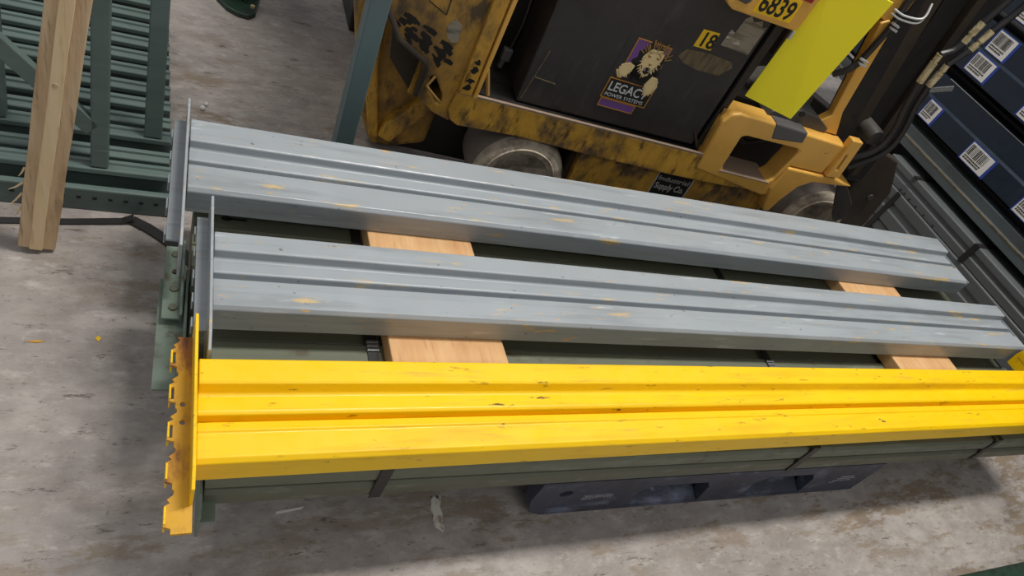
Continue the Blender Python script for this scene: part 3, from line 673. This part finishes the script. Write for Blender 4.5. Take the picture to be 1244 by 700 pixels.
# lion: dark mane, cream face, muzzle, paws
def blob(cx, cz, rx, rz, n, jit, seed):
    r = random.Random(seed); return [(cx + rx * (1 + r.uniform(-jit, jit)) * math.cos(2 * math.pi * k / n), cz + rz * (1 + r.uniform(-jit, jit)) * math.sin(2 * math.pi * k / n)) for k in range(n)]
flat('mane', blob(1.030, .605, .046, .064, 26, .22, 3), M['ink'], lg, 4)
flat('mane_lower', [(.985, .60), (1.06, .60), (1.085, .55), (1.06, .537), (.975, .540), (.972, .57)], M['ink'], lg, 4)
hl = MB(); r5 = random.Random(5)
for k in range(18):
    a = math.radians(20 + k * 8 + r5.uniform(-4, 4)); r0, r1 = .030 + r5.uniform(0, .01), .048 + r5.uniform(0, .012)
    hl.bar((1.034 + r0 * math.cos(a), DP - .0030, .612 + r0 * math.sin(a) * 1.25), (1.034 + r1 * math.cos(a), DP - .0030, .612 + r1 * math.sin(a) * 1.25), .0028, .0008, (0, 1, 0))
part('mane_strands', hl, M['tan'], lg)
flat('lion_face', [(1.010, .640), (1.020, .652), (1.036, .650), (1.050, .654), (1.062, .644), (1.062, .622), (1.056, .606), (1.048, .590), (1.046, .574), (1.034, .566), (1.022, .574), (1.018, .592), (1.006, .606), (1.002, .622)], M['cream'], lg, 5)
def tuft(name, cx, cz, rx, rz, n, seed, mat, k, a0=0, a1=360):
    rr = random.Random(seed); m = MB()
    for i in range(n):
        a = math.radians(a0 + (a1 - a0) * (i + .5) / n + rr.uniform(-6, 6)); f = rr.uniform(1.0, 1.22)
        bx, bz = cx + rx * .8 * math.cos(a), cz + rz * .8 * math.sin(a); nx, nz = -math.sin(a) * .0032, math.cos(a) * .0032
        m.prism([(bx + nx, bz + nz), (bx - nx, bz - nz), (cx + rx * f * math.cos(a), cz + rz * f * math.sin(a) - .004)], DP - .0006 * k, DP + .001, 'XZ')
    part(name, m, mat, lg)
tuft('face_fur', 1.033, .612, .030, .040, 26, 11, M['cream'], 5)
tuft('paw_fur', .972, .571, .020, .022, 14, 12, M['cream'], 5)
tuft('paw_fur', 1.073, .545, .018, .028, 14, 13, M['cream'], 7)
tuft('brow_fur', 1.035, .634, .020, .012, 10, 14, M['tan'], 6, 20, 160)
flat('lion_mouth', [(1.024, .596), (1.043, .597), (1.045, .582), (1.034, .574), (1.024, .580)], M['ink'], lg, 6)
tm = MB()
for x, z in ((1.026, .594), (1.040, .595), (1.028, .583), (1.040, .583)):
    tm.prism([(x - .002, z + .002), (x + .002, z + .002), (x, z - .006 if z > .59 else z + .008)], DP - .0042, DP - .003, 'XZ')
part('lion_teeth', tm, M['white_print'], lg)
ey = MB()
for x in (1.020, 1.048): ey.prism([(x - .006, .632), (x + .006, .630), (x + .004, .625), (x - .003, .626)], DP - .0037, DP - .003, 'XZ')
ey.prism([(1.028, .608), (1.042, .608), (1.035, .601)], DP - .0037, DP - .003, 'XZ')
part('lion_eyes', ey, M['tan'], lg)
flat('lion_paw', [(.950, .560), (.958, .585), (.978, .596), (.995, .590), (.992, .570), (.980, .552), (.962, .545)], M['cream'], lg, 5)
flat('lion_paw', [(1.062, .575), (1.082, .572), (1.094, .548), (1.088, .525), (1.072, .512), (1.060, .522), (1.052, .545)], M['cream'], lg, 7)
flat('name_box', [(.945, .475), (1.092, .475), (1.092, .537), (.945, .537)], M['ink'], lg, 3)
frame_ring(.943, 1.094, .473, .539, .003, 4, M['gold'], 'gold_border')
text_mesh('LEGACY', .040, M['silver'], 'lettering', lg, (.951, DP - .0030, .500), (1, 0, 0), (0, 0, 1), width=.128, bold=.0005)
text_mesh('POWER SYSTEMS', .016, M['silver'], 'lettering', lg, (.951, DP - .0030, .481), (1, 0, 0), (0, 0, 1), width=.128)
flat('purple_banner', [(.950, .446), (1.064, .446), (1.064, .470), (.950, .470)], M['purple'], lg, 3)
frame_ring(.948, 1.066, .444, .472, .0025, 4, M['gold'], 'gold_border')
# number plate / hood
hd = part('hood_plate', fpoly([(1.10, .870), (1.118, .842), (1.142, .832), (1.352, .834), (1.362, .845), (1.366, 1.12), (1.09, 1.12)], D - .010, D + .20), M['orange'], fk, 0.006)
ns = part('fleet_number_sticker', fpoly([(1.196, .846), (1.322, .850), (1.318, .912), (1.198, .912)], D - .0115, D - .010), M['sticker_yellow'], hd, label='yellow sticker reading 6839')
text_mesh('6839', .070, M['ink'], 'lettering', ns, (1.203, D - .0117, .855), (1, 0, 0), (0, 0, 1), width=.108, bold=.0014)
part('hood_latch', fpoly([(1.128, .862), (1.165, .858), (1.176, .872), (1.142, .880)], D - .016, D - .010), M['dark_plate'], hd, 0.002)
part('red_sticker', fpoly([(1.320, .916), (1.345, .916), (1.345, .945), (1.30, .945)], D - .0115, D - .010), M['red'], hd)
part('hood_hinge_pin', MB().tube([(1.352, D - .01, .812), (1.352, D - .01, .835)], .006, 8), M['chrome'], fk)
# yellow sheet hanging at the front of the compartment
sh = MB(); P = lambda s, d, z: Vector((s, d, z))
q = [P(1.366, 1.670, .610), P(1.508, 1.605, .612), P(1.540, 1.605, 1.00), P(1.372, 1.670, 1.00)]
nrm = (q[1] - q[0]).cross(q[3] - q[0]).normalized() * .006
sh.add([*q, *[p + nrm for p in q]], [(0, 1, 2, 3), (7, 6, 5, 4), (0, 4, 5, 1), (1, 5, 6, 2), (2, 6, 7, 3), (3, 7, 4, 0)])
part('yellow_sheet', sh, M['sheet_yellow'], fk, 0.001, label='flat bright yellow sheet hung over the side')
# operator floor and dash behind the sheet
part('deck_plate', fpoly([(1.50, .560), (1.51, .578), (1.60, .605), (1.69, .60), (1.745, .575), (1.745, .56), (1.50, .556)], D + .04, D + .31), M['dark_plate'], fk, 0.004)
part('deck_step', MB().box(1.36, 1.52, D + .10, D + .31, .552, .566), M['black'], fk)
part('plate_plug', MB().tube([(1.615, D + .036, .598), (1.615, D + .040, .598)], .010, 10), M['ink'], fk)
part('compartment_back', MB().box(1.36, 1.78, D + .30, D + .33, .55, 1.15), M['black'], fk)
part('dash_plate', fpoly([(1.46, .70), (1.69, .66), (1.66, .84), (1.60, .93), (1.46, .93)], D + .14, D + .18), M['brown_black'], fk, 0.004)
part('cowl', fpoly([(1.535, .90), (1.60, .935), (1.66, .925), (1.70, .97), (1.70, 1.12), (1.53, 1.12)], D + .05, D + .13), M['orange'], fk, 0.006)
part('mast_support', fpoly([(1.640, .92), (1.662, .935), (1.688, .925), (1.755, .64), (1.80, .560), (1.66, .560), (1.70, .59), (1.725, .62)], D + .045, D + .075), M['orange'], fk, 0.004)
lp = MB().tube([(1.60, D + .1, .70), (1.615, D + .06, .735), (1.632, D + .05, .745), (1.645, D + .05, .735)], .004, 6)
part('grab_handle', lp, M['white_tie'], fk, smooth=True)
# mast: tilted channels
def chan(name, s0, z0, s1, z1, wd, d0, d1, mat):
    dx = s1 - s0; dz = z1 - z0; L = math.hypot(dx, dz); ux, uz = dx / L, dz / L; k = (1.45 - z0) / uz; px, pz = uz, -ux
    return part(name, fpoly([(s0, z0), (s0 + px * wd, z0 + pz * wd), (s0 + ux * k + px * wd, z0 + uz * k + pz * wd), (s0 + ux * k, z0 + uz * k)], d0, d1), mat, fk, 0.004)
chan('mast_rail', 1.785, .535, 1.660, .965, .078, D + .05, D + .12, M['black'])
chan('mast_rail', 1.885, .50, 1.765, .985, .060, D + .09, D + .16, M['brown_black'])
chan('mast_rail', 1.965, .47, 1.87, 1.00, .085, D + .13, D + .20, M['black'])
chan('lift_chain', 2.06, .40, 1.955, 1.05, .030, D + .11, D + .15, M['brown_black'])
chan('mast_rail', 2.11, .35, 2.02, 1.05, .075, D + .16, D + .24, M['black'])
for s_, z_ in ((1.790, .838), (1.843, .640)):
    part('mast_hole', MB().lathe_y([(.013, D + .0495), (.013, D + .051)], s_ - .028, z_, 14), M['ink'], fk)
part('tilt_pin', MB().lathe_y([(.001, D + .02), (.026, D + .02), (.030, D + .03), (.030, D + .10)], 1.925, .60, 18).lathe_y([(.001, D + .01), (.014, D + .01), (.016, D + .1)], 1.968, .585, 14), M['dark_plate'], fk, smooth=True)
part('mast_foot', fpoly([(2.02, .10), (2.32, .10), (2.22, .45), (1.92, .53)], D + .36, D + .46), M['black'], fk, 0.006)
part('fork_carriage', fpoly([(2.22, .06), (2.41, .05), (2.375, .34), (2.28, .47), (2.14, .50)], D + .17, D + .22), M['brown_black'], fk, 0.006)
part('carriage_bolt', MB().tube([(2.30, D + .165, .30), (2.30, D + .175, .30)], .014, 8), M['dark_plate'], fk)
# hydraulic hoses with fittings
def curve(pts, n=6):
    pts = [Vector(p) for p in pts]; out = []
    for i in range(len(pts) - 1):
        p0, p1, p2, p3 = pts[max(i - 1, 0)], pts[i], pts[i + 1], pts[min(i + 2, len(pts) - 1)]
        for k in range(n):
            u = k / n; out.append(0.5 * ((2 * p1) + (p2 - p0) * u + (2 * p0 - 5 * p1 + 4 * p2 - p3) * u * u + (3 * p1 - p0 - 3 * p2 + p3) * u ** 3))
    return out + [pts[-1]]
HP = [[(1.905, 1.30), (1.923, 1.153), (1.903, 1.033), (1.899, .993), (1.899, .966), (1.893, .948), (1.886, .934), (1.856, .914), (1.862, .871), (1.870, .821), (1.898, .738), (1.934, .651), (1.928, .571), (1.880, .495)],
      [(1.965, 1.30), (1.980, 1.127), (1.953, 1.023), (1.945, .985), (1.937, .955), (1.926, .935), (1.912, .905), (1.906, .895), (1.910, .850), (1.908, .820), (1.927, .752), (1.966, .660), (1.968, .576), (1.915, .475)]]
for j, H_ in enumerate(HP):
    q = [Vector((a_, D - .005 - .003 * j, b_)) for a_, b_ in H_]
    part('hydraulic_hose', MB().tube(curve(q[0:3]), .0105, 10), M['rubber'], fk, smooth=True)
    part('hose_fitting', MB().tube([q[2], q[3]], .0105, 8).tube([q[3], q[3].lerp(q[4], .35)], .008, 8).tube([q[3].lerp(q[4], .35), q[4]], .011, 6), M['brass'], fk)
    part('hose_junction', MB().tube([q[4], q[5], q[6], q[7]], .0095, 8), M['rubber'], fk, smooth=True)
    part('hose_fitting', MB().tube([q[7], q[7].lerp(q[8], .45)], .0105, 6).tube([q[7].lerp(q[8], .45), q[7].lerp(q[8], .6)], .008, 8).tube([q[7].lerp(q[8], .6), q[9]], .011, 8), M['brass'], fk)
    part('hydraulic_hose', MB().tube(curve(q[9:13] + [q[13] + Vector((0, .03, 0))]), .0105, 10), M['rubber'], fk, smooth=True)
part('hose_clip', MB().bar((1.925, D - .01, .812), (1.985, D - .02, .842), .016, .004, (0, 1, 0)), M['chrome'], fk)
# electric loom with white ties
part('wire_loom', MB().tube(curve([(1.660, D + .03, 1.10), (1.655, D + .03, .99), (1.664, D + .03, .927), (1.662, D + .03, .871), (1.656, D + .03, .81), (1.640, D + .03, .775), (1.622, D + .05, .74)]), .010, 8), M['rubber'], fk, smooth=True)
for s_, z_, s2, z2 in ((1.648, .938, 1.674, .934), (1.638, .820, 1.668, .816)):
    part('cable_tie', MB().bar((s_, D + .016, z_), (s2, D + .016, z2), .006, .010, (0, 1, 0)).bar((s_ + .004, D + .016, z_ - .012), (s2 + .004, D + .016, z2 - .012), .006, .010, (0, 1, 0)), M['white_tie'], fk)
for j in (0, 1):
    part('white_tube', MB().tube(curve([(1.622, D + .02, .972 - .012 * j), (1.661, D + .01, .968 - .012 * j), (1.711, D + .0, .982 - .012 * j), (1.722, D + .02, 1.02)]), .003, 7), M['white_tie'], fk, smooth=True)

# plain black box with a red disc, put in behind the tail
t = thing('dark_box', 'dark box with a red lens standing behind the forklift tail', 'plain_box', (0.62, 2.66, 0))
part('box_body', MB().box(0.60, 0.95, 2.50, 2.85, 0, .75), M['black'], t, 0.01)
part('red_lens', MB().tube([(0.70, 2.495, .10), (0.70, 2.50, .10)], .028, 14), M['red_lens'], t)

# ---------------------------------------------------------------- second stack (right), rack behind
def y_beam(label, z0, h, x0, x1, y0, y1, mat, step=True):
    """beam lying along y, its stepped face towards -x"""
    pr = [(x0, z0), (x0, z0 + h * .38), (x0 + .006, z0 + h * .42), (x0 + .006, z0 + h * .62), (x0, z0 + h * .66), (x0, z0 + h - .004), (x0 + .004, z0 + h), (x1, z0 + h), (x1, z0)]
    t = thing('bundled_beam', label, 'beam', ((x0 + x1) / 2, (y0 + y1) / 2, z0), 0, 'grey beams bundled on the floor at right')
    part('beam_body', MB().prism(pr, y0, y1, 'XZ'), mat, t, 0.003)
    return t
y_beam('lowest grey beam of the bundle on the floor below the blue shelf beams', 0.0, .128, 2.812, 3.02, -0.4, 1.90, M['dark_grey_steel'])
y_beam('middle grey beam of the bundle on the floor below the blue shelf beams', .130, .136, 2.808, 3.02, -0.4, 1.775, M['dark_grey_steel'])
tb = y_beam('topmost grey beam of the bundle on the floor, small slots along its lower edge', .268, .085, 2.814, 3.02, -0.4, 1.85, M['dark_grey_steel'])
for k in range(6):
    y = 1.70 - k * .022 * (1 + .2 * k)
    part('slot', MB().box(2.8125, 2.815, y - .005, y + .005, .275, .280), M['ink'], tb)
for lab, y in (('black strap round the floor bundle, near the forklift mast', 1.687), ('black strap round the floor bundle, near the end of the far grey beam', 1.292)):
    s = thing('bundle_strap', lab, 'strap', (2.80, y, 0), 0, 'black straps round the floor bundle')
    za, zb = (.001, .266) if y > 1.5 else (.27, .355)
    part('band', MB().box(2.8035, 2.8075, y - .011, y + .011, za, zb).box(2.8035, 3.022, y - .011, y + .011, .3545, .357).box(3.0205, 3.0225, y - .011, y + .011, za, .357), M['strap'], s)

rk = thing('storage_rack', 'storage rack with navy beams and barcode labels along the right side', 'rack', (3.1, 1.1, 0))
XR = 2.85
def rack_beam(z0, z1, zs, mat, name):
    pr = [(XR, z0), (XR, zs - .004), (XR + .012, zs + .002), (XR + .012, z1 - .003), (XR + .015, z1), (XR + .06, z1), (XR + .06, z0)]
    return part(name, MB().prism(pr, -0.9, 2.75, 'XZ'), mat, rk, 0.003)
bb = rack_beam(.388, .470, .428, M['rack_grey'], 'bottom_beam')
part('rust_line', MB().box(XR - .001, XR + .012, -0.9, 2.75, .4225, .4275), M['tape_old'], bb)
beams = [rack_beam(.513, .692, .602, M['navy'], 'shelf_beam'), rack_beam(.742, .935, .838, M['navy'], 'shelf_beam'), rack_beam(.978, 1.16, 1.065, M['navy'], 'shelf_beam')]
part('beam_trim', MB().box(XR + .011, XR + .016, 1.2, 1.925, .691, .694), M['chrome'], beams[0])
for z in (.49, .715, .955): part('shelf_deck', MB().box(XR + .06, 3.7, -0.9, 2.75, z - .01, z), M['gap_dark'], rk)
part('gap_backing', MB().box(3.7, 3.72, -0.9, 2.75, .0, 1.6), M['gap_dark'], rk)  # dark sheet added behind the beams so their gaps look shaded
for y in (-0.95, 2.80):
    for x in (XR, 3.62): part('upright', MB().box(x, x + .08, y - .045, y + .045, 0, 1.8), M['navy'], rk, 0.003)
def shelf_label(bm_, y, z, wd, h, xr, seed):
    r = random.Random(seed)
    bk = part('label_backing', MB().box(xr - .002, xr, y - wd / 2 - .012, y + wd / 2 + .006, z - h / 2 - .004, z + h / 2 + .004), M['blue'], bm_)
    lb = part('shelf_label', MB().box(xr - .0032, xr - .002, y - wd / 2, y + wd / 2, z - h / 2, z + h / 2), M['paper'], bk)
    bars = MB(); yy = y + wd * .46
    while yy > y - wd * .30:
        b = r.choice((.0012, .0022, .0034)) * wd / .1
        bars.box(xr - .0038, xr - .0032, yy - b, yy, z - h * .12, z + h * .42); yy -= b + r.choice((.0012, .002, .003)) * wd / .1
    for k, zz in enumerate((-.22, -.34)):
        yy = y + wd * .44
        while yy > y - wd * (.30 - .1 * k):
            b = r.uniform(.003, .007) * wd / .1
            bars.box(xr - .0038, xr - .0032, yy - b, yy, z + h * zz - h * .035, z + h * zz + h * .035); yy -= b + .0016
    part('barcode', bars, M['ink'], lb)
for bm_, y, z, wd, h, xr in ((beams[0], 1.880, .557, .070, .076, XR), (beams[0], 1.577, .553, .122, .076, XR), (beams[0], 1.272, .553, .122, .076, XR), (beams[0], .965, .553, .122, .076, XR),
                         (beams[1], 1.853, .792, .105, .074, XR), (beams[1], 1.857, .888, .095, .080, XR + .012), (beams[1], 1.548, .790, .105, .074, XR), (beams[1], 1.24, .79, .105, .074, XR),
                         (beams[2], 1.855, 1.022, .105, .074, XR), (beams[2], 1.55, 1.022, .105, .074, XR)):
    shelf_label(bm_, y, z, wd, h, xr, int(y * 1000 + z * 77))

# ---------------------------------------------------------------- small things on the floor
t = thing('green_beam', 'green steel beam on the floor at the bottom right corner', 'beam', (2.5, 0.16, 0), 0.0)
part('beam_body', MB().prism([(0.249, 0), (0.249, .046), (0.243, .050), (0.13, .050), (0.13, 0)], 1.98, 2.78, 'YZ'), M['dark_green'], t, 0.0015)
def scrap(pts, z, name, mat, label, cat, th=.0012):
    n = len(pts); m = MB().prism(pts, .0006, .0006 + th, 'XY')
    return single(name, m, mat, label, cat)
M['scrap'] = worn('torn_paper', srgb(206, 200, 190), [(srgb(130, 110, 84), 30, (1, 1, 1), .5, .62, .8), (srgb(60, 58, 56), 40, (1, 1, 1), .58, .64, .9)], .8)
sc = [(.556, .617), (.578, .617), (.577, .604), (.571, .592), (.574, .575), (.5715, .558), (.572, .545), (.566, .534), (.560, .542), (.552, .548), (.549, .562), (.554, .574), (.549, .588), (.553, .602)]
scrap(sc, 0, 'paper_scrap', M['scrap'], 'torn scrap of white paper on the shaded floor in front of the yellow beam', 'paper')
scrap([(.235, .606), (.237, .611), (.29, .617), (.285, .612)], 0, 'white_sliver', M['paper'], 'thin white sliver on the floor under the left end of the yellow beam', 'scrap')
for lab, x, y, r in (('upper of two small white crumbs on the floor behind the far grey beam', .108, 1.885, .006), ('lower of two small white crumbs on the floor behind the far grey beam', .098, 1.862, .007)):
    b = MB(); pts = []
    b.lathe_y([(r * .4, y - r), (r, y - r * .4), (r, y + r * .4), (r * .4, y + r)], x, r * .8, 7)
    single('white_crumb', b, M['paper'], lab, 'crumb', smooth=True, group='white crumbs')
scrap([(-.100, 1.021), (-.094, 1.026), (-.089, 1.020), (-.094, 1.012)], 0, 'paint_chip', M['yellow_steel'], 'tiny yellow paint chip on the floor left of the green end plate', 'chip')
scrap([(-.218, 1.008), (-.20, 1.012), (-.185, 1.009), (-.20, 1.006)], 0, 'paint_chip', M['yellow_rust'], 'faint yellow paint streak on the floor at far left', 'chip')
for o in bpy.data.objects:
    if '_off' in o: del o['_off']
